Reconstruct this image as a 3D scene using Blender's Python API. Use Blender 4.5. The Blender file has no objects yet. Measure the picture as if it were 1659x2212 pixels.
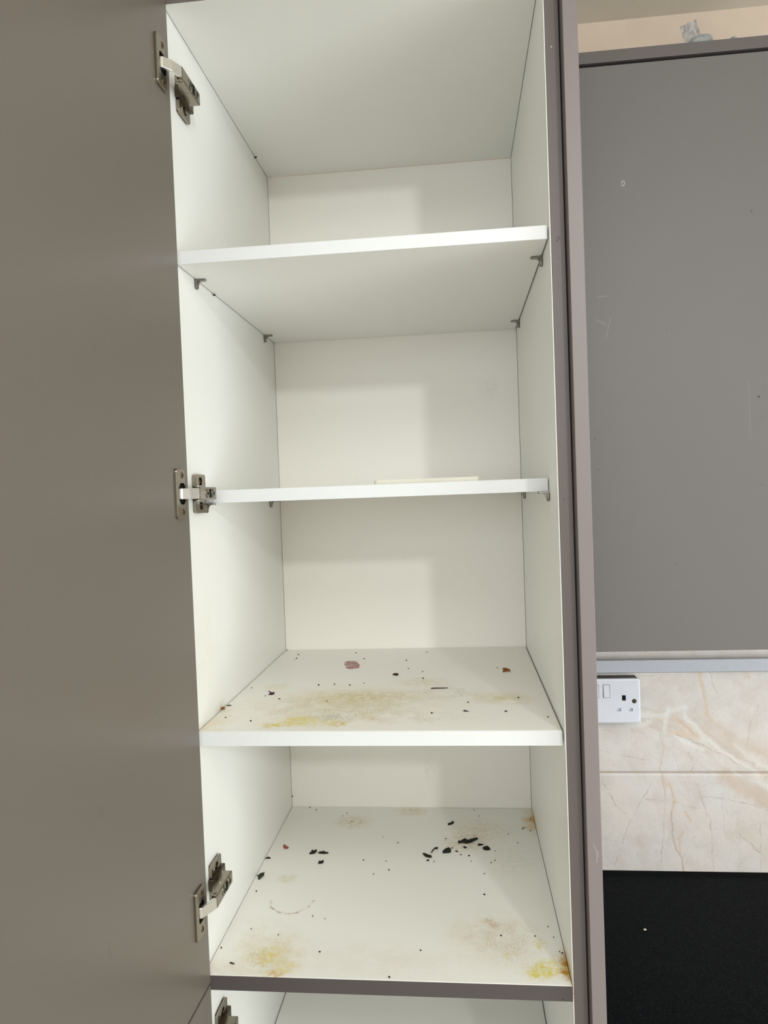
import bpy, bmesh, math, random
from mathutils import Vector, Matrix
random.seed(7)
SC = bpy.context.scene
COL = SC.collection
ZO = 1.06            # the cabinet's own zero (top of its middle panel) stands this high above the floor

# ------------------------------------------------------------------ camera
cam_d = bpy.data.cameras.new('camera'); cam = bpy.data.objects.new('camera', cam_d); COL.objects.link(cam)
cam.location = (0.34564, -0.89954, 0.60667 + ZO)
cam.rotation_euler = (1.54663, 0.03624, 0.10051)
cam_d.sensor_fit = 'VERTICAL'; cam_d.sensor_height = 36.0
cam_d.lens = 1593.64 / 2212 * 36.0
cam_d.clip_start = 0.01
SC.camera = cam

# ------------------------------------------------------------------ world, daylight and fill lights, exposure
world = bpy.data.worlds.new('world'); SC.world = world; world.use_nodes = True
bg = world.node_tree.nodes['Background']
bg.inputs[0].default_value = (0.80, 0.90, 1.0, 1); bg.inputs[1].default_value = 1.0

def area(name, loc, aim, sx, sy, power, col):
    d = bpy.data.lights.new(name, 'AREA'); d.shape = 'RECTANGLE'; d.size = sx; d.size_y = sy
    d.energy = power; d.color = col
    o = bpy.data.objects.new(name, d); COL.objects.link(o); o.location = loc
    o.rotation_euler = (Vector(aim) - Vector(loc)).to_track_quat('-Z', 'Y').to_euler()
    return o
# daylight through the glazed garden door (right, behind the photographer)
area('garden_door_daylight', (2.74, -1.60, ZO + .10), (0, -1.60, ZO + .10), 1.5, 1.8, 43, (0.90, 0.96, 1.0))
area('front_fill', (-.20, -3.24, 1.85), (-.20, 0, 1.85), 1.7, 1.0, 17, (0.90, 0.96, 1.0))  # unseen fill light from the front, added to lift the interior
area('overhead_fill', (.55, -1.55, ZO + 1.48), (.55, -1.55, 0), .9, .9, 17, (0.96, 0.99, 1.0))  # broad soft fill added overhead to brighten the shelf tops, no fixture
area('ceiling_downlight', (1.43, -2.77, ZO + 1.45), (.25, .4, ZO + .3), .13, .13, 19.5, (0.95, 1.0, 1.0))
SC.view_settings.view_transform = 'Standard'
SC.view_settings.look = 'None'
SC.view_settings.gamma = 1.0
SC.view_settings.use_curve_mapping = False
SC.view_settings.exposure = 0.12

# ------------------------------------------------------------------ helpers
def s2l(c):
    f = lambda v: v / 12.92 if v <= 0.04045 else ((v + 0.055) / 1.055) ** 2.4
    return tuple(f(v / 255.0) for v in c) + (1.0,)

WORLD = {}
def link(o, parent, loc):
    COL.objects.link(o)
    WORLD[o.name] = Vector(loc)
    if parent is not None:
        o.parent = parent; o.location = Vector(loc) - WORLD[parent.name]
    else:
        o.location = loc
    return o

def tag(o, label=None, cat=None, group=None, kind=None):
    if label: o['label'] = label
    if cat: o['category'] = cat
    if group: o['group'] = group
    if kind: o['kind'] = kind
    return o

def empty(name, loc):
    o = bpy.data.objects.new(name, None); o.empty_display_size = 0.05
    return link(o, None, (loc[0], loc[1], loc[2] + ZO))

def emit(name, bm, mats, parent=None, origin=None, smooth=False):
    """Link a bmesh given in cabinet coordinates as ONE mesh object (origin at its base unless given)."""
    bm.normal_update()
    if origin is None:
        xs = [v.co.x for v in bm.verts]; ys = [v.co.y for v in bm.verts]; zs = [v.co.z for v in bm.verts]
        origin = ((min(xs) + max(xs)) / 2, (min(ys) + max(ys)) / 2, min(zs))
    for v in bm.verts: v.co -= Vector(origin)
    me = bpy.data.meshes.new(name); bm.to_mesh(me); bm.free()
    for m in (mats if isinstance(mats, (list, tuple)) else [mats]): me.materials.append(m)
    if smooth:
        for p in me.polygons: p.use_smooth = True
    o = bpy.data.objects.new(name, me)
    return link(o, parent, (origin[0], origin[1], origin[2] + ZO))

def box(bm, x0, x1, y0, y1, z0, z1, bev=0.0, seg=2, mi=0, edges=None):
    r = bmesh.ops.create_cube(bm, size=1.0)
    vs = r['verts']
    for v in vs:
        v.co = Vector((x0 + (v.co.x + .5) * (x1 - x0), y0 + (v.co.y + .5) * (y1 - y0), z0 + (v.co.z + .5) * (z1 - z0)))
    fs = {f for v in vs for f in v.link_faces}
    for f in fs: f.material_index = mi
    if bev > 0:
        es = {e for v in vs for e in v.link_edges}
        if edges: es = {e for e in es if edges(e)}
        bmesh.ops.bevel(bm, geom=list(es), offset=bev, segments=seg, affect='EDGES', profile=0.5)
    return bm

def B(*a, **k):
    bm = bmesh.new(); box(bm, *a, **k); return bm

def prism(bm, pts, ax, lo, hi, bev=0.0, mi=0, seg=2):
    """Extrude a 2-D outline along axis ax from lo to hi."""
    def P(u, v, w):
        return {'x': (w, u, v), 'y': (u, w, v), 'z': (u, v, w)}[ax]
    a = [bm.verts.new(P(u, v, lo)) for u, v in pts]
    b = [bm.verts.new(P(u, v, hi)) for u, v in pts]
    n = len(pts); fs = [bm.faces.new(a[::-1]), bm.faces.new(b)]
    for i in range(n): fs.append(bm.faces.new((a[i], a[(i + 1) % n], b[(i + 1) % n], b[i])))
    for f in fs: f.material_index = mi
    bmesh.ops.recalc_face_normals(bm, faces=fs)
    if bev > 0:
        es = set(fs[0].edges) | set(fs[1].edges)
        bmesh.ops.bevel(bm, geom=list(es), offset=bev, segments=seg, affect='EDGES', profile=0.5)
    return bm

def rrect(u0, u1, v0, v1, r, n=4):
    out = []
    for cu, cv, a0 in ((u1 - r, v1 - r, 0), (u0 + r, v1 - r, 90), (u0 + r, v0 + r, 180), (u1 - r, v0 + r, 270)):
        for i in range(n + 1):
            a = math.radians(a0 + 90 * i / n); out.append((cu + r * math.cos(a), cv + r * math.sin(a)))
    return out

def ring_plate(bm, outer, inner, ax, lo, hi, mi=0):
    """Plate with a hole: outer and inner outlines with the same number of points."""
    def P(u, v, w):
        return {'x': (w, u, v), 'y': (u, w, v), 'z': (u, v, w)}[ax]
    n = len(outer)
    L = [[bm.verts.new(P(u, v, w)) for u, v in pts] for pts, w in ((outer, lo), (outer, hi), (inner, hi), (inner, lo))]
    fs = []
    for k in range(4):
        a, b = L[k], L[(k + 1) % 4]
        for i in range(n): fs.append(bm.faces.new((a[i], a[(i + 1) % n], b[(i + 1) % n], b[i])))
    for f in fs: f.material_index = mi
    bmesh.ops.recalc_face_normals(bm, faces=fs)

def lathe(bm, prof, c, ax='x', n=16, mi=0, flip=1):
    """Revolve (radius, height) pairs about an axis through c."""
    rings = []
    for r, h in prof:
        ring = []
        for i in range(n):
            a = 2 * math.pi * i / n; u, v = r * math.cos(a), r * math.sin(a)
            d = {'x': (h * flip, u, v), 'y': (u, h * flip, v), 'z': (u, v, h * flip)}[ax]
            ring.append(bm.verts.new((c[0] + d[0], c[1] + d[1], c[2] + d[2])))
        rings.append(ring)
    fs = []
    for a, b in zip(rings, rings[1:]):
        for i in range(n): fs.append(bm.faces.new((a[i], a[(i + 1) % n], b[(i + 1) % n], b[i])))
    fs.append(bm.faces.new(rings[0])); fs.append(bm.faces.new(rings[-1]))
    for f in fs: f.material_index = mi
    bmesh.ops.recalc_face_normals(bm, faces=fs)

# ------------------------------------------------------------------ materials
class NT:
    def __init__(s, name, rough=0.5, spec=0.5, metal=0.0):
        s.m = bpy.data.materials.new(name); s.m.use_nodes = True
        s.t = s.m.node_tree; s.n = s.t.nodes; s.l = s.t.links
        s.b = s.n['Principled BSDF']
        s.b.inputs['Roughness'].default_value = rough; s.b.inputs['Metallic'].default_value = metal
        s.b.inputs['Specular IOR Level'].default_value = spec
        s.P = s.n.new('ShaderNodeTexCoord').outputs['Object']
    def _in(s, sock, v):
        if isinstance(v, bpy.types.NodeSocket): s.l.new(v, sock)
        else: sock.default_value = v
    def math(s, op, a, b=0.0, c=None, clamp=False):
        n = s.n.new('ShaderNodeMath'); n.operation = op; n.use_clamp = clamp
        s._in(n.inputs[0], a); s._in(n.inputs[1], b)
        if c is not None: s._in(n.inputs[2], c)
        return n.outputs[0]
    def vmath(s, op, a, b=(0, 0, 0), scale=None):
        n = s.n.new('ShaderNodeVectorMath'); n.operation = op
        s._in(n.inputs[0], a); s._in(n.inputs[1], b)
        if scale is not None: s._in(n.inputs[3], scale)
        return n.outputs['Value'] if op in ('LENGTH', 'DOT_PRODUCT', 'DISTANCE') else n.outputs['Vector']
    def noise(s, scale, detail=2.0, rough=0.5, vec=None, col=False):
        n = s.n.new('ShaderNodeTexNoise'); n.inputs['Scale'].default_value = scale
        n.inputs['Detail'].default_value = detail; n.inputs['Roughness'].default_value = rough
        s.l.new(vec if vec is not None else s.P, n.inputs['Vector'])
        return n.outputs['Color' if col else 'Fac']
    def map(s, v, a, b, lo=0.0, hi=1.0, smooth=False):
        n = s.n.new('ShaderNodeMapRange'); s._in(n.inputs['Value'], v)
        if smooth: n.interpolation_type = 'SMOOTHSTEP'
        n.inputs[1].default_value = a; n.inputs[2].default_value = b
        n.inputs[3].default_value = lo; n.inputs[4].default_value = hi
        return n.outputs[0]
    def mix(s, f, a, b, mode='MIX'):
        n = s.n.new('ShaderNodeMix'); n.data_type = 'RGBA'; n.blend_type = mode
        s._in(n.inputs[0], f); s._in(n.inputs[6], a); s._in(n.inputs[7], b)
        return n.outputs[2]
    def blob(s, c, r, vec=None):
        """1 at the centre falling to 0 at the elliptic radius r."""
        d = s.vmath('LENGTH', s.vmath('MULTIPLY', s.vmath('SUBTRACT', vec if vec is not None else s.P, c), tuple(1.0 / v for v in r)))
        return s.map(d, 1.0, 0.0, smooth=True)
    def seg(s, a, b, w, vec=None):
        """1 on the segment a-b falling to 0 at distance w."""
        a = Vector(a); b = Vector(b); ba = b - a
        pa = s.vmath('SUBTRACT', vec if vec is not None else s.P, tuple(a))
        h = s.math('DIVIDE', s.vmath('DOT_PRODUCT', pa, tuple(ba)), ba.dot(ba), clamp=True)
        n = s.vmath('SCALE', tuple(ba), scale=h)
        d = s.vmath('LENGTH', s.vmath('SUBTRACT', pa, n))
        return s.map(d, w, 0.0, smooth=True)
    def line(s, pts, w, vec=None):
        m = None
        for a, b in zip(pts, pts[1:]):
            k = s.seg(a, b, w, vec); m = k if m is None else s.math('MAXIMUM', m, k)
        return m
    def color(s, c): s._in(s.b.inputs['Base Color'], c)
    def bump(s, h, strength=0.1, dist=0.001):
        n = s.n.new('ShaderNodeBump'); n.inputs['Strength'].default_value = strength; n.inputs['Distance'].default_value = dist
        s.l.new(h, n.inputs['Height']); s.l.new(n.outputs[0], s.b.inputs['Normal'])

WHITE = s2l((247, 246, 240))
def plain(name, rgb, rough=0.5, spec=0.5, metal=0.0, var=0.06, scale=60, bump=0.0):
    k = NT(name, rough, spec, metal); c = s2l(rgb)
    dark = tuple(v * (1 - var) for v in c[:3]) + (1,); lite = tuple(min(1, v * (1 + var)) for v in c[:3]) + (1,)
    k.color(k.mix(k.map(k.noise(scale, 4), .3, .7), dark, lite))
    if bump: k.bump(k.noise(scale * 12, 3), bump, 0.0005)
    return k.m

def melamine(name, lines=(), blobs=(), specks=0.25, base=WHITE):
    """White board with faint grain; blobs = (centre, radii, rgb, strength, kind)."""
    k = NT(name, 0.42, 0.45)
    c = k.mix(k.map(k.noise(900, 2), .35, .7), tuple(v * .97 for v in base[:3]) + (1,), base)
    nA = k.noise(420, 4, .75); nB = k.noise(120, 6, .78); nC = k.noise(36, 5, .68); nD = k.noise(760, 2, .6)
    Q = None
    if blobs:   # ragged outlines for the stains
        w = k.n.new('ShaderNodeCombineXYZ')
        k.l.new(k.math('SUBTRACT', k.noise(45, 4, .7), .5), w.inputs[0])
        k.l.new(k.math('SUBTRACT', k.noise(45, 4, .7, vec=k.vmath('ADD', k.P, (3.1, 5.7, 0))), .5), w.inputs[1])
        Q = k.vmath('ADD', k.P, k.vmath('SCALE', w.outputs[0], scale=.040))
    for cen, rad, rgb, st, kind in blobs:
        m = k.blob(cen, rad, Q)
        if kind == 'haze': n = k.map(nC, .25, .7)
        elif kind == 'soft': n = k.map(nB, .40, .58)
        elif kind == 'speck': n = k.math('MULTIPLY', k.map(nA, .52, .62), k.map(nC, .40, .60)); st *= 1.7
        else: n = k.map(nD, .56, .64)
        c = k.mix(k.math('MULTIPLY', k.math('MULTIPLY', m, n), st, clamp=True), c, s2l(rgb))
    for pts, w, rgb, st, gate in lines:
        m = k.line(pts, w)
        if gate: m = k.math('MULTIPLY', m, k.map(nB, .45, .60))
        c = k.mix(k.math('MULTIPLY', m, st), c, s2l(rgb))
    if specks:
        m = k.math('MULTIPLY', k.map(nA, .66, .72), specks)
        c = k.mix(m, c, s2l((120, 105, 80)))
    k.color(c)
    return k.m

def laminate(name, rgb, rough=0.38, lines=(), blobs=(), spec=0.45):
    k = NT(name, rough, spec); c = s2l(rgb)
    out = k.mix(k.map(k.noise(1400, 2), .3, .7), tuple(v * .93 for v in c[:3]) + (1,), tuple(v * 1.07 for v in c[:3]) + (1,))
    for cen, rad, col, st in blobs: out = k.mix(k.math('MULTIPLY', k.blob(cen, rad), st), out, s2l(col))
    for pts, w, col, st in lines: out = k.mix(k.math('MULTIPLY', k.line(pts, w), st), out, s2l(col))
    k.color(out)
    return k.m

M_white = melamine('white_melamine')
M_nickel = plain('nickel', (150, 142, 128), 0.2, 0.5, 1.0, .05, 200)
M_nickel_dark = plain('worn_nickel', (96, 87, 75), 0.3, 0.5, 1.0, .15, 300)
M_chrome = plain('bright_link', (236, 233, 228), 0.3, 0.5, 1.0, .03, 200)
M_brass = plain('brassy_screw', (140, 118, 92), 0.3, 0.5, 1.0, .1, 300)
M_black = plain('recess_shade_black', (14, 13, 12), 0.7, 0.2)  # flat black colours in the shade inside holes and recesses
M_pin = plain('grey_pin_metal', (134, 130, 122), 0.28, 0.5, 1.0, .1, 200)

# ------------------------------------------------------------------ the room
XL, XR, YF, YB, ZF, ZC = -1.25, 2.75, -3.25, 0.576, -1.06, 1.497
m_wall = plain('cream_paint', (214, 195, 176), 0.8, 0.3, 0, .03, 25, .15)
m_room = plain('pale_paint', (232, 229, 222), 0.8, 0.3, 0, .03, 25, .15)
m_ceil = plain('ceiling_paint', (228, 222, 207), 0.85, 0.3, 0, .03, 14, .2)
m_floor = plain('floor_vinyl', (205, 198, 188), 0.5, 0.4, 0, .1, 8)
def struct(name, bm, m): return tag(emit(name, bm, m), kind='structure')
wall_back = struct('wall_back', B(XL, XR, YB, YB + .1, ZF, ZC), m_wall)
struct('wall_left', B(XL - .1, XL, YF, YB + .1, ZF, ZC), m_room)
bm = bmesh.new()
for y0, y1, z0, z1 in ((YF, -2.40, ZF, ZC), (-.80, YB + .1, ZF, ZC), (-2.40, -.80, 1.03, ZC)): box(bm, XR, XR + .1, y0, y1, z0, z1)
struct('wall_right', bm, m_room)
struct('floor', B(XL - .1, XR + .1, YF - .1, YB + .1, ZF - .1, ZF), m_floor)
bm = B(XL - .1, XR + .1, YF - .1, YB + .1, ZC, ZC + .1)
struct('ceiling', bm, m_ceil)
# wall behind the photographer, with an opening for the added front fill; the garden door is in the right-hand wall
bm = bmesh.new()
wx0, wx1, wz0, wz1 = -1.10, .70, .25, 1.33
box(bm, XL, wx0, YF - .1, YF, ZF, ZC); box(bm, wx1, XR, YF - .1, YF, ZF, ZC)
box(bm, wx0, wx1, YF - .1, YF, ZF, wz0); box(bm, wx0, wx1, YF - .1, YF, wz1, ZC)
struct('wall_front', bm, m_room)

# wall tiles: 200 mm high beige marble tiles, each piece a child of the wall
def marble(zlo, zhi):
    k = NT('beige_marble_tile', 0.22, 0.5)
    # coordinates of the whole wall, so the veins run on from one tile to the next
    cx = k.n.new('ShaderNodeCombineXYZ')
    k.l.new(k.math('SUBTRACT', k.noise(52, 5, .62), .5), cx.inputs[0])
    k.l.new(k.math('SUBTRACT', k.noise(52, 5, .62, vec=k.vmath('ADD', k.P, (7.3, 1.1, 4.7))), .5), cx.inputs[2])
    wob = cx.outputs[0]
    Pw = k.vmath('ADD', k.P, k.vmath('SCALE', wob, scale=0.030))
    Pf = k.vmath('ADD', k.P, k.vmath('SCALE', wob, scale=0.014))
    c = k.mix(k.map(k.noise(9, 4, .6), .3, .7), s2l((222, 218, 214)), s2l((228, 218, 210)))
    c = k.mix(k.map(k.noise(26, 5, .65, vec=Pw), .42, .72), c, s2l((212, 203, 195)))
    def L(pts, w, rgb, st, v=Pf, gate=None):
        nonlocal c
        zs = [z for x, z in pts]
        if max(zs) + w + .012 < zlo or min(zs) - w - .012 > zhi: return
        m = k.math('MULTIPLY', k.line([(x, Y, z) for x, z in pts], w, v), st)
        if gate: m = k.math('MULTIPLY', m, k.map(k.noise(gate, 3), .35, .65))
        c = k.mix(m, c, s2l(rgb))
    Y = 0.570
    # broad bands
    L([(.72, .145), (.80, .125), (.92, .055), (1.05, -.02)], .050, (214, 196, 178), .75, Pw, 20)
    L([(.79, .150), (.86, .105), (1.0, .03)], .030, (206, 186, 168), .6, Pw, 24)
    L([(.8366, .0428), (.8583, .0242), (.8909, .0034), (.96, -.04)], .022, (212, 190, 170), .7, Pw)
    L([(.86, -.075), (.92, -.115), (1.0, -.15)], .030, (214, 198, 178), .6, Pw, 20)
    L([(.895, .24), (.90, .17), (.93, .10)], .045, (208, 193, 178), .6, Pw, 22)
    # fine layers running down to the right inside the band
    mp = k.n.new('ShaderNodeCombineXYZ')
    k.l.new(k.math('MULTIPLY', k.vmath('DOT_PRODUCT', Pw, (.82, 0, -.57)), 9.0), mp.inputs[0])
    k.l.new(k.math('MULTIPLY', k.vmath('DOT_PRODUCT', Pw, (.57, 0, .82)), 62.0), mp.inputs[2])
    lay = k.noise(1.0, 4, .6, vec=mp.outputs[0])
    reg = k.line([(.70, Y, .150), (.80, Y, .105), (.95, Y, .01), (1.05, Y, -.06)], .060, Pw)
    c = k.mix(k.math('MULTIPLY', k.math('MULTIPLY', k.map(lay, .47, .62), reg), .75), c, s2l((204, 188, 172)))
    c = k.mix(k.math('MULTIPLY', k.math('MULTIPLY', k.map(lay, .46, .34), reg), .75), c, s2l((234, 231, 226)))
    # white streaks
    for p in ([(.60, .166), (.6856, .158), (.7252, .1563), (.7452, .1687), (.7694, .1731)], [(.7694, .1731), (.7688, .1527), (.8028, .1161), (.8452, .0797), (.8961, .048)],
              [(.735, .168), (.729, .125)], [(.70, .142), (.66, .14)], [(.75, .115), (.80, .09)]):
        L(p, .0080, (234, 231, 226), .65, Pf)
    # peach veins
    L([(.7983, .2421), (.7978, .2229), (.805, .2047), (.8082, .1615), (.8164, .1433)], .0056, (220, 196, 172), .85)
    L([(.7514, .1527), (.7684, .1344), (.7918, .1139), (.7514, .1250)], .0085, (222, 200, 178), .75)
    L([(.8835, .2411), (.8864, .2287)], .004, (220, 198, 176), .7)
    L([(.7198, .1209), (.7257, .0934), (.7167, .0453)], .0032, (212, 192, 172), .6)
    L([(.7357, .0237), (.7439, -.0091), (.7376, -.0326)], .0046, (220, 194, 172), .85)
    L([(.7376, -.0326), (.7416, -.0961), (.7533, -.1219), (.7582, -.1501)], .0026, (196, 170, 150), .7)
    L([(.7533, -.1219), (.752, -.085), (.758, -.07)], .0034, (220, 192, 166), .7)
    L([(.7635, -.0324), (.772, -.0488)], .004, (220, 190, 164), .7)
    L([(.722, .042), (.728, .02)], .008, (218, 196, 172), .7)
    # fine grey-brown cracks
    for p, w in (([(.8167, .2419), (.8215, .2158), (.8318, .1954)], .0016), ([(.9056, .179), (.892, .1475), (.8812, .0978)], .0020),
                 ([(.7505, .1208), (.8216, .0888), (.8961, .0457)], .0018), ([(.7737, .0842), (.7818, .0614), (.777, .0454)], .0020),
                 ([(.7514, .1527), (.7684, .1344), (.7918, .1139), (.8238, .091)], .0013),
                 ([(.6077, .0304), (.6304, -.0169), (.6569, -.0486)], .0014), ([(.7091, .0401), (.6783, -.013), (.6543, -.0593), (.6245, -.1451)], .0017),
                 ([(.7227, .0425), (.7264, -.0068), (.7207, -.0775), (.7132, -.1485)], .0017), ([(.6898, -.0071), (.7505, -.0137), (.7882, -.0252)], .0013),
                 ([(.7872, .0239), (.8016, -.0251), (.8101, -.0438), (.8131, -.1469)], .0015), ([(.7978, -.0017), (.8421, -.0062), (.9035, -.0209), (.9157, -.0289)], .0014),
                 ([(.7425, -.148), (.7567, -.1219), (.7802, -.0792)], .0014), ([(.9028, -.0523), (.9019, -.1431)], .0014), ([(.8332, -.0062), (.836, -.0739)], .0011),
                 ([(.854, -.0667), (.8993, -.1082)], .0022), ([(.60, .09), (.66, .075), (.70, .07)], .0014)):
        L(p, w * 1.1, (176, 157, 140), .62, Pf, 60)
    # pits
    m = k.math('MULTIPLY', k.map(k.noise(300, 4, .7), .56, .66), k.map(k.noise(12, 2), .36, .60))
    c = k.mix(k.math('MULTIPLY', m, .42), c, s2l((150, 136, 122)))
    k.color(c)
    return k.m
def tile(x0, x1, z0, z1, m_marble):
    bm = B(x0 + .0006, x1 - .0006, .5700, .5762, z0 + .0008, z1 - .0008, bev=.0045, seg=3,
           edges=lambda e: all(abs(v.co.y - .57) < 1e-5 for v in e.verts))
    emit('tile', bm, m_marble, wall_back, origin=(0, 0, 0))
zt = [-.1534, .0446, .2436, .4426]
for z0, z1 in zip(zt, zt[1:]):
    mm = marble(z0, z1)
    for x0, x1 in ((.5006, 1.0), (1.0, 1.5), (1.5, 1.9)): tile(x0, x1, z0, z1, mm)

# ------------------------------------------------------------------ tall cabinet
W, D, T = .464, .5086, .0185
XE0, XE1, XG, YE = .4829, .4998, .4812, -.020
ZT, ZB = 1.2235, -1.06
tall = empty('tall_cabinet', (.232, .27, ZB))
tag(tall, 'tall white-lined larder cabinet standing open, grey doors swung left, stained shelves inside', 'cabinet')
O0 = (0, 0, 0)
m_edge = laminate('grey_edging', (100, 91, 88), .5, blobs=[((.474, 0, .9026), (.004, .01, .004), (60, 54, 52), .7), ((.4718, 0, .8995), (.0017, .01, .002), (30, 26, 25), .9),
    ((.4733, 0, .8781), (.001, .01, .001), (40, 36, 34), .9), ((.4707, 0, .5925), (.0016, .01, .0016), (44, 38, 36), .9), ((.4722, 0, 1.1262), (.0014, .01, .0016), (200, 192, 186), .9),
    ((.4515, 0, -.0165), (.0022, .01, .0016), (30, 27, 28), .95), ((.4745, 0, .862), (.001, .01, .001), (50, 44, 42), .9), ((.4755, 0, .845), (.0008, .01, .001), (50, 44, 42), .8)],
    lines=[([(.4645, 0, -.0091), (.469, 0, -.0091)], .0006, (60, 54, 52), .8), ([(.4645, 0, -.0182), (.469, 0, -.0182)], .0006, (60, 54, 52), .8)])
g = .0006
m_rail = laminate('dark_grey_edging', (74, 67, 66), .5, blobs=[((.4515, 0, -.0165), (.0022, .01, .0016), (30, 27, 28), .95)])
# side panels with their grey front edging
m_left = melamine('white_left_side', specks=.05, blobs=[((0, .11, .31), (.02, .04, .02), (190, 170, 120), .5, 'soft'), ((0, .05, .40), (.02, .10, .12), (226, 216, 180), .25, 'haze')])
emit('side_panel', B(-.018, 0, 0, YB, ZB + .0, ZT + T), m_left, tall, O0)
m_right = melamine('white_right_side', specks=.06, lines=[([(W, .02, 1.165), (W, .0195, 1.150), (W, .022, 1.128)], .0008, (96, 90, 78), .8, False),
    ([(W, .018, .586), (W, .016, .575), (W, .018, .562)], .0007, (150, 144, 128), .8, False), ([(W, .30, .862), (W, .30, .842)], .0008, (170, 160, 140), .6, False),
    ([(W, .22, 1.06), (W, .20, 1.035)], .0008, (150, 142, 124), .6, True), ([(W, .10, .165), (W, .08, .14)], .0007, (150, 140, 120), .6, False)],
    blobs=[((W, .03, .0), (.02, .07, .03), (206, 160, 70), .9, 'haze'), ((W, .45, .0), (.02, .05, .03), (206, 180, 110), .7, 'haze')])
sp = emit('side_panel', B(W, XG, .0006, YB, ZB, ZT + T), m_right, tall, O0)
emit('edge_strip', B(W + .0008, XG, 0, .0012, ZB, ZT + T, bev=.0005), m_edge, sp, O0)['label'] = 'grey edging on the front of the white side'
m_back = melamine('white_back', base=s2l((245, 240, 230)), specks=.03, blobs=[((.27, D, .075), (.015, .02, .03), (196, 190, 170), .3, 'soft'), ((.41, D, .80), (.03, .02, .03), (205, 200, 186), .25, 'soft'), ((.23, D, .22), (.05, .02, .01), (205, 200, 186), .5, 'soft')])
emit('back_panel', B(g, W - g, D, D + .008, ZB + .10, ZT - g), m_back, tall, O0)
m_shedge = melamine('dimmed_white_edging', base=s2l((216, 216, 215)), specks=.25)  # front edges coloured greyer than the shelves to offset too much light
def panel(name, z1, yfront, th, mat, x0=g, x1=W - g, bev=.0008, edge=None, yb=D - g):
    p = emit(name, B(x0, x1, yfront, yb, z1 - th, z1, bev=bev), mat, tall, O0)
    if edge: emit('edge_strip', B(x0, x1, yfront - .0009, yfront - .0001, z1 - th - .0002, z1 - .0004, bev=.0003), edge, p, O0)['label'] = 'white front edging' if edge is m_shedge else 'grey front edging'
    return p
m_topp = melamine('white_top_panel', specks=.03)
panel('top_panel', ZT + T, .001, T, m_topp, edge=m_edge)
YEL, YEL2, TAN, BRN, ORG = (224, 196, 50), (230, 214, 84), (214, 196, 138), (132, 96, 54), (196, 142, 40)
m_floorp = melamine('stained_middle_panel', base=s2l((246, 244, 236)), specks=.22, blobs=[
    ((.075, .045, 0), (.070, .075, .02), (220, 204, 140), .75, 'haze'), ((.072, .05, 0), (.065, .075, .02), (190, 168, 96), .6, 'speck'),
    ((.0775, .0426, 0), (.024, .026, .02), YEL, .8, 'soft'), ((.1047, .0199, 0), (.026, .022, .02), YEL, .75, 'soft'), ((.0905, .0060, 0), (.016, .012, .02), (214, 166, 40), 1.2, 'soft'), ((.068, .030, 0), (.020, .020, .02), (206, 172, 60), 1.2, 'speck'),
    ((.0646, .0323, 0), (.012, .012, .02), (214, 176, 80), .7, 'speck'), ((.0318, .0476, 0), (.014, .014, .02), (214, 190, 80), .6, 'speck'), ((.012, .012, 0), (.04, .03, .02), (222, 206, 176), .6, 'haze'),
    ((.04, .098, 0), (.05, .05, .02), (200, 180, 130), .5, 'speck'),
    ((.4269, .0299, 0), (.032, .020, .02), (226, 212, 84), 1.2, 'soft'), ((.4226, .0163, 0), (.014, .012, .02), (226, 208, 70), 1.1, 'soft'), ((.4448, .0352, 0), (.026, .024, .02), YEL2, .9, 'soft'),
    ((.466, .034, 0), (.019, .046, .02), (190, 142, 20), 1.9, 'haze'), ((.4645, .050, 0), (.008, .03, .02), (170, 104, 20), 1.2, 'soft'), ((.455, .055, 0), (.02, .03, .02), (190, 160, 60), .9, 'speck'),
    ((.4344, .0828, 0), (.012, .022, .02), (214, 198, 90), .8, 'soft'), ((.3911, .0563, 0), (.012, .014, .02), (222, 208, 120), .8, 'soft'),
    ((.3717, .1302, 0), (.014, .024, .02), (160, 84, 20), 1.0, 'speck'), ((.3717, .125, 0), (.011, .016, .02), (196, 134, 70), .8, 'soft'), ((.3456, .1159, 0), (.014, .022, .02), (200, 170, 110), .9, 'speck'),
    ((.385, .095, 0), (.075, .055, .02), (150, 110, 66), .75, 'speck'), ((.37, .10, 0), (.09, .08, .02), (224, 208, 176), .6, 'haze'), ((.395, .05, 0), (.07, .06, .02), (170, 140, 100), .6, 'fine'),
    ((.461, .455, 0), (.026, .075, .02), (214, 178, 92), 1.2, 'haze'), ((.4615, .462, 0), (.009, .035, .02), (206, 148, 50), .9, 'haze'),
    ((.36, .41, 0), (.085, .07, .02), (206, 188, 136), .5, 'soft'), ((.335, .365, 0), (.05, .05, .02), (196, 166, 100), .6, 'soft'), ((.237, .4916, 0), (.05, .03, .02), (212, 196, 148), .8, 'soft'),
    ((.13, .445, 0), (.05, .04, .02), (206, 192, 140), .8, 'soft'), ((.0533, .2384, 0), (.025, .02, .02), (218, 210, 160), .8, 'soft'), ((.41, .30, 0), (.06, .07, .02), (196, 186, 156), .25, 'soft'), ((.22, .04, 0), (.2, .06, .02), (226, 214, 200), .4, 'haze')],
    lines=[([(.0433, .1751, 0), (.0480, .157, 0), (.0614, .145, 0), (.076, .1405, 0), (.0894, .1436, 0), (.1035, .1586, 0), (.1088, .1774, 0)], .0030, (166, 128, 84), .9, True)])
panel('middle_panel', 0, .001, .0188, m_floorp, edge=m_rail)
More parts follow.
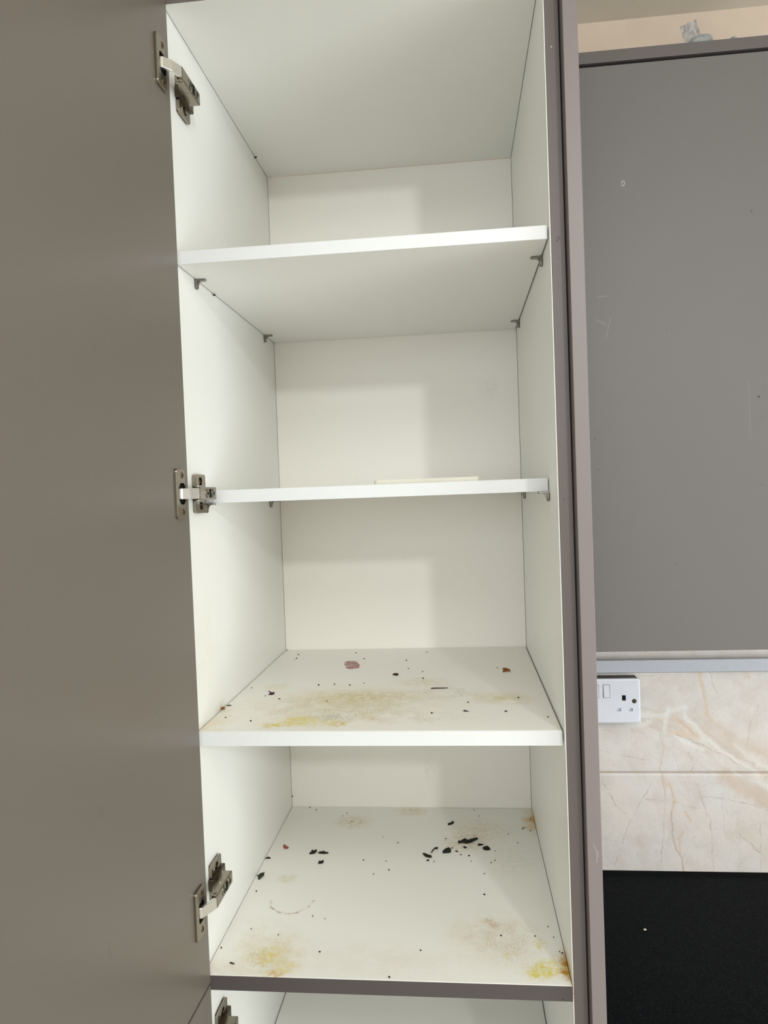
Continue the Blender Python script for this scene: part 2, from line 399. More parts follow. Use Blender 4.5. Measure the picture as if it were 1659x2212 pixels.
# loose shelves
m_sh = melamine('white_shelf', base=s2l((247, 246, 241)), specks=.10)
Z3 = .3094
m_sh3 = melamine('stained_shelf', base=s2l((246, 243, 235)), specks=.30, blobs=[
    ((.17, .13, Z3), (.19, .14, .02), (226, 212, 172), .9, 'haze'), ((.17, .12, Z3), (.18, .12, .02), (150, 124, 76), .6, 'speck'), ((.20, .17, Z3), (.14, .06, .02), (204, 182, 112), .8, 'soft'),
    ((.1203, .0600, Z3), (.036, .030, .02), (226, 206, 84), 1.2, 'soft'), ((.0984, .042, Z3), (.034, .020, .02), (224, 202, 70), 1.2, 'soft'), ((.1786, .0455, Z3), (.020, .014, .02), (212, 176, 50), 1.3, 'soft'), ((.150, .05, Z3), (.05, .03, .02), (230, 216, 130), .8, 'soft'),
    ((.2186, .0706, Z3), (.010, .010, .02), (214, 180, 90), .9, 'soft'), ((.1666, .075, Z3), (.05, .04, .02), (110, 100, 84), .7, 'speck'), ((.165, .07, Z3), (.022, .02, .02), (150, 140, 126), .5, 'soft'),
    ((.33, .19, Z3), (.08, .06, .02), (150, 126, 70), .8, 'speck'), ((.395, .158, Z3), (.060, .045, .02), (220, 208, 154), .9, 'haze'), ((.395, .150, Z3), (.06, .04, .02), (190, 176, 110), .7, 'speck'),
    ((.28, .25, Z3), (.06, .04, .02), (214, 200, 150), .7, 'soft'), ((.28, .07, Z3), (.12, .05, .02), (176, 156, 116), .6, 'speck'), ((.006, .05, Z3), (.04, .10, .02), (224, 204, 166), .9, 'haze'), ((.05, .235, Z3), (.03, .03, .02), (226, 214, 160), .8, 'haze'),
    ((.462, .03, Z3), (.012, .03, .02), (206, 196, 160), .7, 'haze')])
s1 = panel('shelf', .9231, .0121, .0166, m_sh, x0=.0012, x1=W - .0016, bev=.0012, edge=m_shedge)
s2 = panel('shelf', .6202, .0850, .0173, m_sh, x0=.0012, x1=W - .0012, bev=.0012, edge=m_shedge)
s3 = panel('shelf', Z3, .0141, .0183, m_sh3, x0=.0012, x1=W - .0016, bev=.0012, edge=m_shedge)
s1['label'] = 'clean white upper shelf'; s2['label'] = 'white middle shelf set back from the front'; s3['label'] = 'white lower shelf with yellow and brown stains'
panel('shelf', -.297, .02, .018, m_sh, x0=.0014, x1=W - .0014, bev=.0012)
emit('plinth', B(0, W, .05, .068, ZB, ZB + .10), m_edge, tall, O0)
# shelf pins
def pin(xw, sgn, y, z):
    bm = bmesh.new()
    X = lambda d: xw + sgn * d
    def tab(pts, bev): return pts
    # flat spoon under the shelf
    p = [(X(.0002), y - .0042), (X(.011), y - .0036)] + [(X(.012 + .0036 * math.cos(a)), y + .0036 * math.sin(a)) for a in [math.radians(t) for t in (-60, -30, 0, 30, 60)]] + [(X(.011), y + .0036), (X(.0002), y + .0042)]
    prism(bm, p, 'z', z - .0026, z - .0003, bev=.0007)
    # web down the wall
    q = [(y - .0042, z - .0003), (y + .0042, z - .0003), (y + .0040, z - .009)] + [(y + .0038 * math.cos(a), z - .0095 + .0038 * math.sin(a)) for a in [math.radians(t) for t in (-30, -60, -90, -120, -150)]] + [(y - .0040, z - .009)]
    lo, hi = sorted((X(.0002), X(.0042)))
    prism(bm, q, 'x', lo, hi, bev=.0012)
    # fillet rib between them
    r = [(X(.0035), z - .0020), (X(.0095), z - .0020), (X(.0062), z - .0042), (X(.0045), z - .0085), (X(.0035), z - .010)]
    prism(bm, r, 'y', y - .0016, y + .0016, bev=.0005)
    emit('shelf_pin', bm, M_pin, tall)
for z, ys in ((.9065, (.0790, .4370)), (.6029, (.0810, .4320))):
    for y in ys:
        pin(0, 1, y, z); pin(W, -1, y, z)
# end panel on the right
m_end = laminate('end_panel_laminate', (121, 111, 109), .45, blobs=[((.4975, YE, 1.105), (.0012, .01, .002), (110, 102, 100), .5)],
                 lines=[([(.490, YE, .185), (.494, YE, .175), (.493, YE, .163)], .0007, (190, 182, 180), .35), ([(.4945, YE, .178), (.4955, YE, .17)], .0006, (196, 188, 186), .35)])
emit('end_panel', B(XE0, XE1, YE, YB, ZB, 1.258, bev=.0006), m_end, tall, O0)['label'] = 'pale mauve-grey end panel'
# doors, open a little past a right angle
m_door = laminate('door_laminate', (106, 98, 89), .32, blobs=[((.005, -.2477, .3189), (.02, .010, .009), (96, 91, 86), .35), ((.005, -.1203, .3743), (.02, .006, .004), (70, 80, 70), .3)],
                  lines=[([(.0035, -.2437, .194), (.0035, -.2445, .186), (.0035, -.2430, .178)], .0030, (92, 87, 82), .55)])
def xdoor(z): return .0061 + (1.2243 - max(z, 0)) / 1.2243 * .0040
def door(z0, z1, label):
    bm = bmesh.new(); box(bm, 0, .018, -.496, -.0008, z0, z1, bev=.001)
    for v in bm.verts: v.co.x += xdoor(v.co.z) - .018 + .0236 * v.co.y
    emit('door', bm, m_door, tall, O0)['label'] = label
door(-.0080, 1.2390, 'tall upper grey door'); door(ZB + .10, -.0110, 'lower grey door')
# concealed hinges
def screw_bm(bm, c, r=.0036, ax='x', mi=0, mk=1):
    lathe(bm, [(r, 0), (r, .0004), (r * .8, .0009), (r * .25, .0009)], c, ax, 14, mi)
    h = .0009
    for a in (0, 1):
        l1, l2 = (r * .62, r * .16) if a else (r * .16, r * .62)
        if ax == 'x': box(bm, c[0] + h - .0001, c[0] + h + .00015, c[1] - l1, c[1] + l1, c[2] - l2, c[2] + l2, mi=mk)
def hinge(hz, label):
    xd = xdoor(hz) - .0007
    h = emit('hinge', B(.0003, .0085, .031, .078, hz - .0080, hz + .0080, bev=.0012), M_nickel_dark, tall); h['label'] = label
    # mounting plate with two slotted wings
    bm = bmesh.new()
    def slot(zc): return rrect(.0475, .0535, zc - .0058, zc + .0058, .0029)
    for s in (1, -1):
        z0, z1 = sorted((hz + s * .0070, hz + s * .0255))
        ring_plate(bm, rrect(.0335, .0715, z0, z1, .0035), rrect(.0455, .0590, z0 + .0042, z1 - .0038, .0050), 'x', .0022, .0052)
        box(bm, .0002, .0052, .0338, .0362, z0 + .003, z1 - .003, bev=.0006)
        box(bm, .0002, .0024, .037, .070, z0 + .002, z1 - .002, mi=1)
    emit('mounting_plate', bm, [M_nickel, M_black], h)
    bm = bmesh.new(); screw_bm(bm, (.0025, .0530, hz - .0168), .0046); emit('screw', bm, [M_nickel, M_black], h)
    bm = bmesh.new(); screw_bm(bm, (.0025, .0540, hz + .0165), .0030); emit('screw', bm, [M_brass, M_black], h)
    # arm: channel whose nose reaches the carcass edge
    bm = bmesh.new()
    prof = [(.0085, .034), (.0085, .0575), (.0245, .0575), (.0250, -.004), (.0235, -.0075), (.0180, -.0060), (.0130, .012)]
    prism(bm, prof, 'z', hz - .0083, hz + .0083, bev=.0013)
    emit('arm', bm, M_nickel, h)
    bm = bmesh.new()
    box(bm, .0248, .0253, .0305, .0362, hz - .0058, hz + .0058, mi=0); emit('slot', bm, M_black, h)
    bm = bmesh.new(); screw_bm(bm, (.0249, .0215, hz), .0062); emit('screw', bm, [M_nickel, M_black], h)
    bm = bmesh.new(); screw_bm(bm, (.0247, .0450, hz), .0060); emit('screw', bm, [M_nickel, M_black], h)
    for s in (1, -1):   # rivets at the arm's nose
        bm = bmesh.new(); lathe(bm, [(.0026, 0), (.0026, .0008), (.0016, .0013)], (.0195, .0005, hz + s * .0083), 'z', 10, flip=s); emit('rivet', bm, M_nickel, h)
        bm = bmesh.new(); lathe(bm, [(.0016, 0), (.0012, .0007)], (.0185, .026, hz + s * .0083), 'z', 8, flip=s); emit('rivet', bm, M_nickel, h)
    # bright link from the cup to the arm
    bm = bmesh.new()
    prism(bm, [(.0240, -.0060), (.0250, -.0085), (.0185, -.0225), (xd + .0050, -.0315), (xd + .0005, -.0325), (xd + .0005, -.0290), (.0160, -.0190), (.0210, -.0060)], 'z', hz - .0066, hz + .0066, bev=.0006)
    emit('link', bm, M_chrome, h)
    # cup flange screwed to the door, with a flat black sheet for the shaded cup mouth
    bm = bmesh.new()
    n = 6
    outer = rrect(-.0440, -.0165, hz - .0305, hz + .0305, .004, n); inner = rrect(-.0365, -.0170, hz - .0125, hz + .0125, .006, n)
    ring_plate(bm, outer, inner, 'x', xd, xd + .0032)
    ed_ = [e for e in bm.edges if all(abs(v.co.x - xd - .0032) < 1e-6 for v in e.verts) and len(e.link_faces) == 2 and abs(e.calc_face_angle(0)) > .5]
    bmesh.ops.bevel(bm, geom=ed_, offset=.0008, segments=2, affect='EDGES', profile=.5)
    emit('cup_plate', bm, M_nickel, h)
    bm = bmesh.new(); prism(bm, rrect(-.0365, -.0170, hz - .0125, hz + .0125, .006), 'x', xd, xd + .0005); emit('cup', bm, M_black, h)
    for s in (1, -1):
        bm = bmesh.new(); screw_bm(bm, (xd + .0030, -.0265, hz + s * .0225), .0042); emit('screw', bm, [M_brass, M_black], h)
hinge(1.1345, 'top hinge'); hinge(.6160, 'hinge level with the middle shelf'); hinge(.0985, 'hinge just above the middle panel'); hinge(-.1015, 'lower door hinge')

# ------------------------------------------------------------------ wall cabinet
wc = empty('wall_cabinet', (.80, .41, .353))
tag(wc, 'grey wall cabinet, door shut, hung above the marble tiles', 'cabinet')
YD = .25
LITE, DARK = (186, 182, 178), (40, 36, 34)
m_wdoor = laminate('wall_door_laminate', (101, 97, 94), .5, blobs=[
    ((.7894, YD, 1.0044), (.003, .01, .0035), (70, 62, 50), .8), ((.7936, YD, .731), (.003, .01, .0028), (22, 20, 20), 1), ((.5544, YD, .679), (.0016, .01, .0013), (24, 22, 22), 1), ((.5586, YD, .6317), (.0013, .01, .0013), (24, 22, 22), 1),
    ((.6641, YD, .8377), (.0016, .01, .002), (80, 76, 74), .8), ((.6121, YD, .7643), (.0016, .01, .0016), (84, 80, 78), .7), ((.6684, YD, .4856), (.0022, .01, .0016), (56, 52, 50), .8), ((.7639, YD, .558), (.0016, .01, .002), (90, 86, 84), .7), ((.795, YD, .6), (.002, .01, .002), (70, 66, 64), .8), ((.7953, YD, .7), (.0018, .01, .004), (90, 84, 80), .6)],
    lines=[([(.6047, YD, 1.0605), (.6060, YD, 1.0632), (.6084, YD, 1.0614), (.6088, YD, 1.0580), (.6068, YD, 1.0553), (.6048, YD, 1.0572), (.6047, YD, 1.0605)], .0015, LITE, .5), ([(.6062, YD, 1.058), (.6072, YD, 1.060)], .0009, DARK, .8),
           ([(.565, YD, .8922), (.580, YD, .8932)], .0015, LITE, .13), ([(.562, YD, .858), (.575, YD, .850)], .0018, LITE, .13), ([(.575, YD, .83), (.583, YD, .86)], .0012, LITE, .12), ([(.780, YD, .755), (.7805, YD, .67)], .0008, LITE, .10)])
emit('door', B(.5016, 1.0985, YD, YD + .0185, .3535, 1.2352, bev=.0008), m_wdoor, wc, O0)
m_board = laminate('grey_top_board', (92, 85, 83), .42)
for x0, x1 in ((.5006, .5186), (1.0820, 1.10)): emit('side_panel', B(x0, x1, .2700, YB, .3560, 1.2398), m_rail, wc)
emit('base_panel', B(.5190, 1.0816, .2700, YB, .3560, .3740), M_white, wc)
emit('back_panel', B(.5190, 1.0816, .560, .568, .3745, 1.2215), M_white, wc)
emit('top_panel', B(.5190, 1.0816, .2700, YB, 1.2220, 1.2398), m_rail, wc)
emit('cornice_board', B(.5006, 1.10, .2495, YB, 1.2402, 1.2577, bev=.0006), m_board, wc)['label'] = 'grey board capping the cabinet'

# grey roll with its printed tag, lying on the board
m_grey = plain('grey_fabric', (150, 152, 150), .7, .3, 0, .18, 160, .3)
def tag_print():
    k = NT('printed_tag', .7, .3)
    x = k.n.new('ShaderNodeSeparateXYZ'); k.l.new(k.P, x.inputs[0])
    row = k.math('FRACT', k.math('MULTIPLY', x.outputs[2], 620.0))
    r = k.math('MULTIPLY', k.map(row, .45, .55), k.map(k.noise(260, 3, .6, vec=k.vmath('MULTIPLY', k.P, (1, 1, .45))), .42, .54))
    k.color(k.mix(k.math('MULTIPLY', r, .75), s2l((176, 170, 166)), s2l((84, 78, 76))))
    return k.m
roll = empty('cloth_roll', (.728, .300, 1.2578))
tag(roll, 'small grey roll with printed paper tag on top of the wall cabinet', 'roll')
# a flattened soft roll, higher on its right
bm = bmesh.new(); bmesh.ops.create_icosphere(bm, subdivisions=4, radius=1)
for v in bm.verts:
    x, y, z = v.co
    sx = math.copysign(abs(x) ** .8, x); sz = math.copysign(abs(z) ** .62, z); rr = 1 + .03 * math.sin(9 * math.atan2(y, x) + 3 * z)
    v.co = Vector((.7355 + .0220 * sx * rr, .304 + .024 * y * rr, 1.2578 + .0180 + (.0166 + .0085 * x) * sz * (1 if z > 0 else .99)))
zmin = min(v.co.z for v in bm.verts)
for v in bm.verts: v.co.z = max(v.co.z, zmin + .0015)
zmin += .0015
for v in bm.verts: v.co.z += 1.2578 - zmin
emit('roll_body', bm, m_grey, roll, smooth=True)
bm = bmesh.new()
rows = []
for j in range(9):
    t = j / 8.0
    ox, oz = .7420 - .0125 * t, 1.2900 + .0400 * t
    y = .322 + .004 * math.sin(2.6 * t)
    rows.append([(ox + (-.0122 + .0244 * i / 6), y + .0012 * math.sin(1.7 * i), oz + (-.0122 + .0244 * i / 6) * .34 + (.0008 * math.sin(2.3 * i) if j == 8 else 0)) for i in range(7)])
for off in (0, .0005):
    G = [[bm.verts.new((x, y + off, z)) for x, y, z in r] for r in rows]
    for j in range(8):
        for i in range(6): bm.faces.new((G[j][i], G[j][i + 1], G[j + 1][i + 1], G[j + 1][i]))
bmesh.ops.recalc_face_normals(bm, faces=bm.faces[:])
emit('paper_tag', bm, tag_print(), roll)['label'] = 'paper tag with small printed lines'
bm = bmesh.new(); bmesh.ops.create_icosphere(bm, subdivisions=2, radius=.0045)
for v in bm.verts:
    v.co = Vector((v.co.x * 1.3, v.co.y, v.co.z * (.95 + .2 * random.random()))); v.co += Vector((.7745, .262, 1.2578 + .0044))
tag(emit('dust_lump', bm, m_grey, smooth=True), 'tiny grey lump on the wall cabinet, right of the tagged roll', 'lump')

# ------------------------------------------------------------------ white trunking and socket on the tiles
m_pvc = plain('white_pvc', (200, 203, 212), .35, .5, 0, .02, 90)
tr = empty('cable_trunking', (.93, .56, .2460)); tag(tr, 'white plastic cable trunking along the tiles under the wall cabinet', 'trunking')
emit('trunking_base', B(.5010, 1.9, .5555, .5698, .2465, .2600), m_pvc, tr)
emit('trunking_cover', B(.5010, 1.9, .5520, .5555, .2460, .2700, bev=.0012), m_pvc, tr)
so = empty('wall_socket', (.6036, .55, .1533)); tag(so, 'white double wall socket half hidden behind the grey end panel', 'socket')
SX0, SX1, SZ0, SZ1, SY = .5306, .6766, .1535, .2383, .5350
m_sock = plain('socket_plastic', (226, 228, 236), .3, .5, 0, .015, 90)
m_dmetal = plain('dark_back_box', (92, 78, 56), .35, .5, .8, .25, 60)
# face plate with real slots: a frame of bars around the holes is cut as one plate with recesses behind
bm = bmesh.new()
us = sorted({SX0 + .003, SX1 - .003, .6425, .6498, .6320, .6402, .6538, .6620, .5572, .5645, .5467, .5549, .5685, .5767})
vs_ = sorted({SZ0 + .003, SZ1 - .003, .1965, .2072, .1765, .1826})
holes = [(.6425, .6498, .1965, .2072), (.6320, .6402, .1765, .1826), (.6538, .6620, .1765, .1826), (.5572, .5645, .1965, .2072), (.5467, .5549, .1765, .1826), (.5685, .5767, .1765, .1826)]
gv = {}
def gvert(u, v, y):
    k = (round(u, 5), round(v, 5), round(y, 5))
    if k not in gv: gv[k] = bm.verts.new((u, y, v))
    return gv[k]
for i in range(len(us) - 1):
    for j in range(len(vs_) - 1):
        u0, u1, v0, v1 = us[i], us[i + 1], vs_[j], vs_[j + 1]
        hole = any(a - 1e-6 <= u0 and u1 <= b + 1e-6 and c - 1e-6 <= v0 and v1 <= d + 1e-6 for a, b, c, d in holes)
        if not hole: bm.faces.new([gvert(*q, SY) for q in ((u0, v0), (u1, v0), (u1, v1), (u0, v1))])
        else:
            for (a, b) in (((u0, v0), (u1, v0)), ((u1, v0), (u1, v1)), ((u1, v1), (u0, v1)), ((u0, v1), (u0, v0))):
                bm.faces.new([gvert(*a, SY), gvert(*b, SY), gvert(*b, SY + .0055), gvert(*a, SY + .0055)])
            f = bm.faces.new([gvert(*q, SY + .0055) for q in ((u0, v0), (u1, v0), (u1, v1), (u0, v1))])
            f.material_index = 1 if v0 > .19 else 0
# rounded rim and sides
def loop(d, y, r):
    return rrect(SX0 + d, SX1 - d, SZ0 + d, SZ1 - d, r, 3), y
L0 = [bm.verts.new((u, SY + .0011, v)) for u, v in rrect(SX0, SX1, SZ0, SZ1, .0035, 3)]
L1 = [bm.verts.new((u, SY + .0085, v)) for u, v in rrect(SX0, SX1, SZ0, SZ1, .0035, 3)]
n = len(L0)
for i in range(n): bm.faces.new((L0[i], L0[(i + 1) % n], L1[(i + 1) % n], L1[i]))
bm.faces.new(L1)
Li = [bm.verts.new((u, SY, v)) for u, v in rrect(SX0 + .003, SX1 - .003, SZ0 + .003, SZ1 - .003, .0008, 3)]
for i in range(n): bm.faces.new((L0[i], L0[(i + 1) % n], Li[(i + 1) % n], Li[i]))
bmesh.ops.recalc_face_normals(bm, faces=bm.faces[:])
emit('face_plate', bm, [m_sock, M_black], so)
for xc in (.6140, .5932):
    bm = bmesh.new()
    prism(bm, [(SY - .0026, .2036), (SY - .0004, .2268), (SY + .002, .2268), (SY + .002, .2036)], 'x', xc - .0056, xc + .0056, bev=.0006)
    emit('rocker_switch', bm, m_sock, so)
    bm = bmesh.new()
    ring_plate(bm, rrect(xc - .0068, xc + .0068, .2022, .2282, .0010), rrect(xc - .0057, xc + .0057, .2032, .2272, .0008), 'y', SY - .0003, SY + .0006)
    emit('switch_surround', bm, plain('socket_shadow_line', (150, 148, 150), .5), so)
for xc in (.6652, .5420):
    bm = bmesh.new()
    lathe(bm, [(.0044, 0), (.0040, .0006), (.0030, .0012), (.0010, .0013)], (xc, SY, .1958), 'y', 14, flip=-1)
    box(bm, xc - .0030, xc + .0030, SY - .0016, SY - .0012, .1954, .1962, mi=1)
    emit('screw', bm, [M_nickel_dark, M_black], so)
# open metal back box behind, top lip showing
bm = bmesh.new()
bx0, bx1, bz0, bz1 = .5330, .6742, .1560, .2372
box(bm, bx0, bx1, .5440, .5692, bz1 - .0012, bz1); box(bm, bx0, bx1, .5440, .5692, bz0, bz0 + .0012)
box(bm, bx0, bx0 + .0012, .5440, .5692, bz0, bz1); box(bm, bx1 - .0012, bx1, .5440, .5692, bz0, bz1); box(bm, bx0, bx1, .5680, .5692, bz0, bz1)
emit('back_box', bm, m_dmetal, so)

# ------------------------------------------------------------------ worktop and the unit that carries it
def worktop_mat():
    k = NT('black_speckled_worktop', .62, .07)
    c = k.mix(k.map(k.noise(90, 3), .3, .7), s2l((3, 6, 8)), s2l((8, 12, 15)))
    sp_ = k.math('MULTIPLY', k.map(k.noise(430, 3, .7), .60, .70), .6)
    c = k.mix(sp_, c, s2l((84, 90, 98)))
    k.color(c); k.bump(k.noise(700, 2), .15, .0004)
    return k.m
wt = empty('worktop', (1.2, .27, -.1934)); tag(wt, 'black speckled kitchen worktop against the marble tiles', 'worktop')
emit('slab', B(.5006, 1.90, -.02, YB - .0005, -.1934, -.1536, bev=.003), worktop_mat(), wt)
bm = bmesh.new(); prism(bm, [(.5698, -.1536), (.5698, -.1490), (.5660, -.1515), (.5620, -.1536)], 'x', .5010, 1.899)  # near-black strip stands in for the shadow gap along the wall
emit('joint_shade_strip', bm, plain('joint_shade_black', (4, 4, 5), .5, .15), wt)['label'] = 'black strip for the shadow gap behind the worktop'
bc = empty('base_cabinet', (1.2, .29, ZB)); tag(bc, 'grey base cabinet carrying the black worktop', 'cabinet')
for x0, x1 in ((.5006, .5186), (1.18, 1.198), (1.882, 1.90)): emit('side_panel', B(x0, x1, .02, .566, ZB + .10, -.1936), M_white, bc)
emit('base_panel', B(.5190, 1.8816, .02, .566, ZB + .10, ZB + .118), M_white, bc)
emit('plinth', B(.5006, 1.90, .07, .088, ZB, ZB + .0998), m_edge, bc)
for x0, x1 in ((.5020, 1.1880), (1.1910, 1.8990)): emit('door', B(x0, x1, .0005, .0190, ZB + .102, -.1965, bev=.001), m_wdoor, bc)

# ------------------------------------------------------------------ things lying on the shelves
# shallow cream tray on the middle shelf
m_cream = plain('cream_plastic', (222, 217, 202), .45, .4, 0, .03, 80)
bm = bmesh.new()
prism(bm, rrect(.2255, .3765, .15, .30, .006), 'z', .6204, .6222, bev=.0006)
ring_plate(bm, rrect(.2255, .3765, .15, .30, .006), rrect(.2275, .3745, .152, .298, .005), 'z', .6222, .6268)
tag(emit('shallow_tray', bm, m_cream), 'shallow cream plastic tray on the white middle shelf', 'tray')

m_leaf = plain('dried_dark_leaf', (30, 31, 24), .7, .3, 0, .4, 500, .4)
m_leafg = plain('dried_green_leaf', (54, 54, 34), .7, .3, 0, .4, 400, .4)
m_pink = plain('dried_pink_peel', (150, 78, 74), .55, .4, 0, .2, 300, .3)
m_plum = plain('dried_purple_peel', (50, 24, 34), .6, .4, 0, .3, 300, .3)
m_brown = plain('dried_brown_peel', (126, 74, 26), .6, .4, 0, .45, 350, .4)
m_dbrown = plain('dark_brown_bit', (58, 40, 24), .7, .3, 0, .4, 400)
m_grain = plain('black_grain', (22, 20, 18), .6, .3, 0, .3, 500)

def scrap(name, base, pts, mat, label, cat, th=.0006, curl=.0012, seed=0, group=None):
    """A crinkled curled scrap: its outline in millimetres about the point where it touches the shelf, built with thickness."""
    rnd = random.Random(seed)
    P = [Vector(p) / 1000 for p in pts]
    n = len(P); c = sum(P, Vector()) / n
    bm = bmesh.new()
    def side(off):
        V = [bm.verts.new(Vector(base) + p + Vector((0, off, 0))) for p in P]
        Mi = [bm.verts.new(Vector(base) + c + (p - c) * .5 + Vector((0, off + curl * rnd.uniform(-.6, 1.0), curl * rnd.uniform(-.2, .7)))) for p in P]
        ce = bm.verts.new(Vector(base) + c + Vector((0, off + curl * .6, curl * .4)))
        for i in range(n):
            j = (i + 1) % n
            bm.faces.new((V[i], V[j], Mi[j], Mi[i])); bm.faces.new((Mi[i], Mi[j], ce))
        return V
    st = rnd.getstate(); a = side(0); rnd.setstate(st); b = side(th)
    for i in range(n): bm.faces.new((a[i], a[(i + 1) % n], b[(i + 1) % n], b[i]))
    zm = base[2] + .0002
    for v in bm.verts: v.co.z = max(v.co.z, zm)
    bmesh.ops.recalc_face_normals(bm, faces=bm.faces[:])
    return tag(emit(name, bm, mat), label, cat, group)
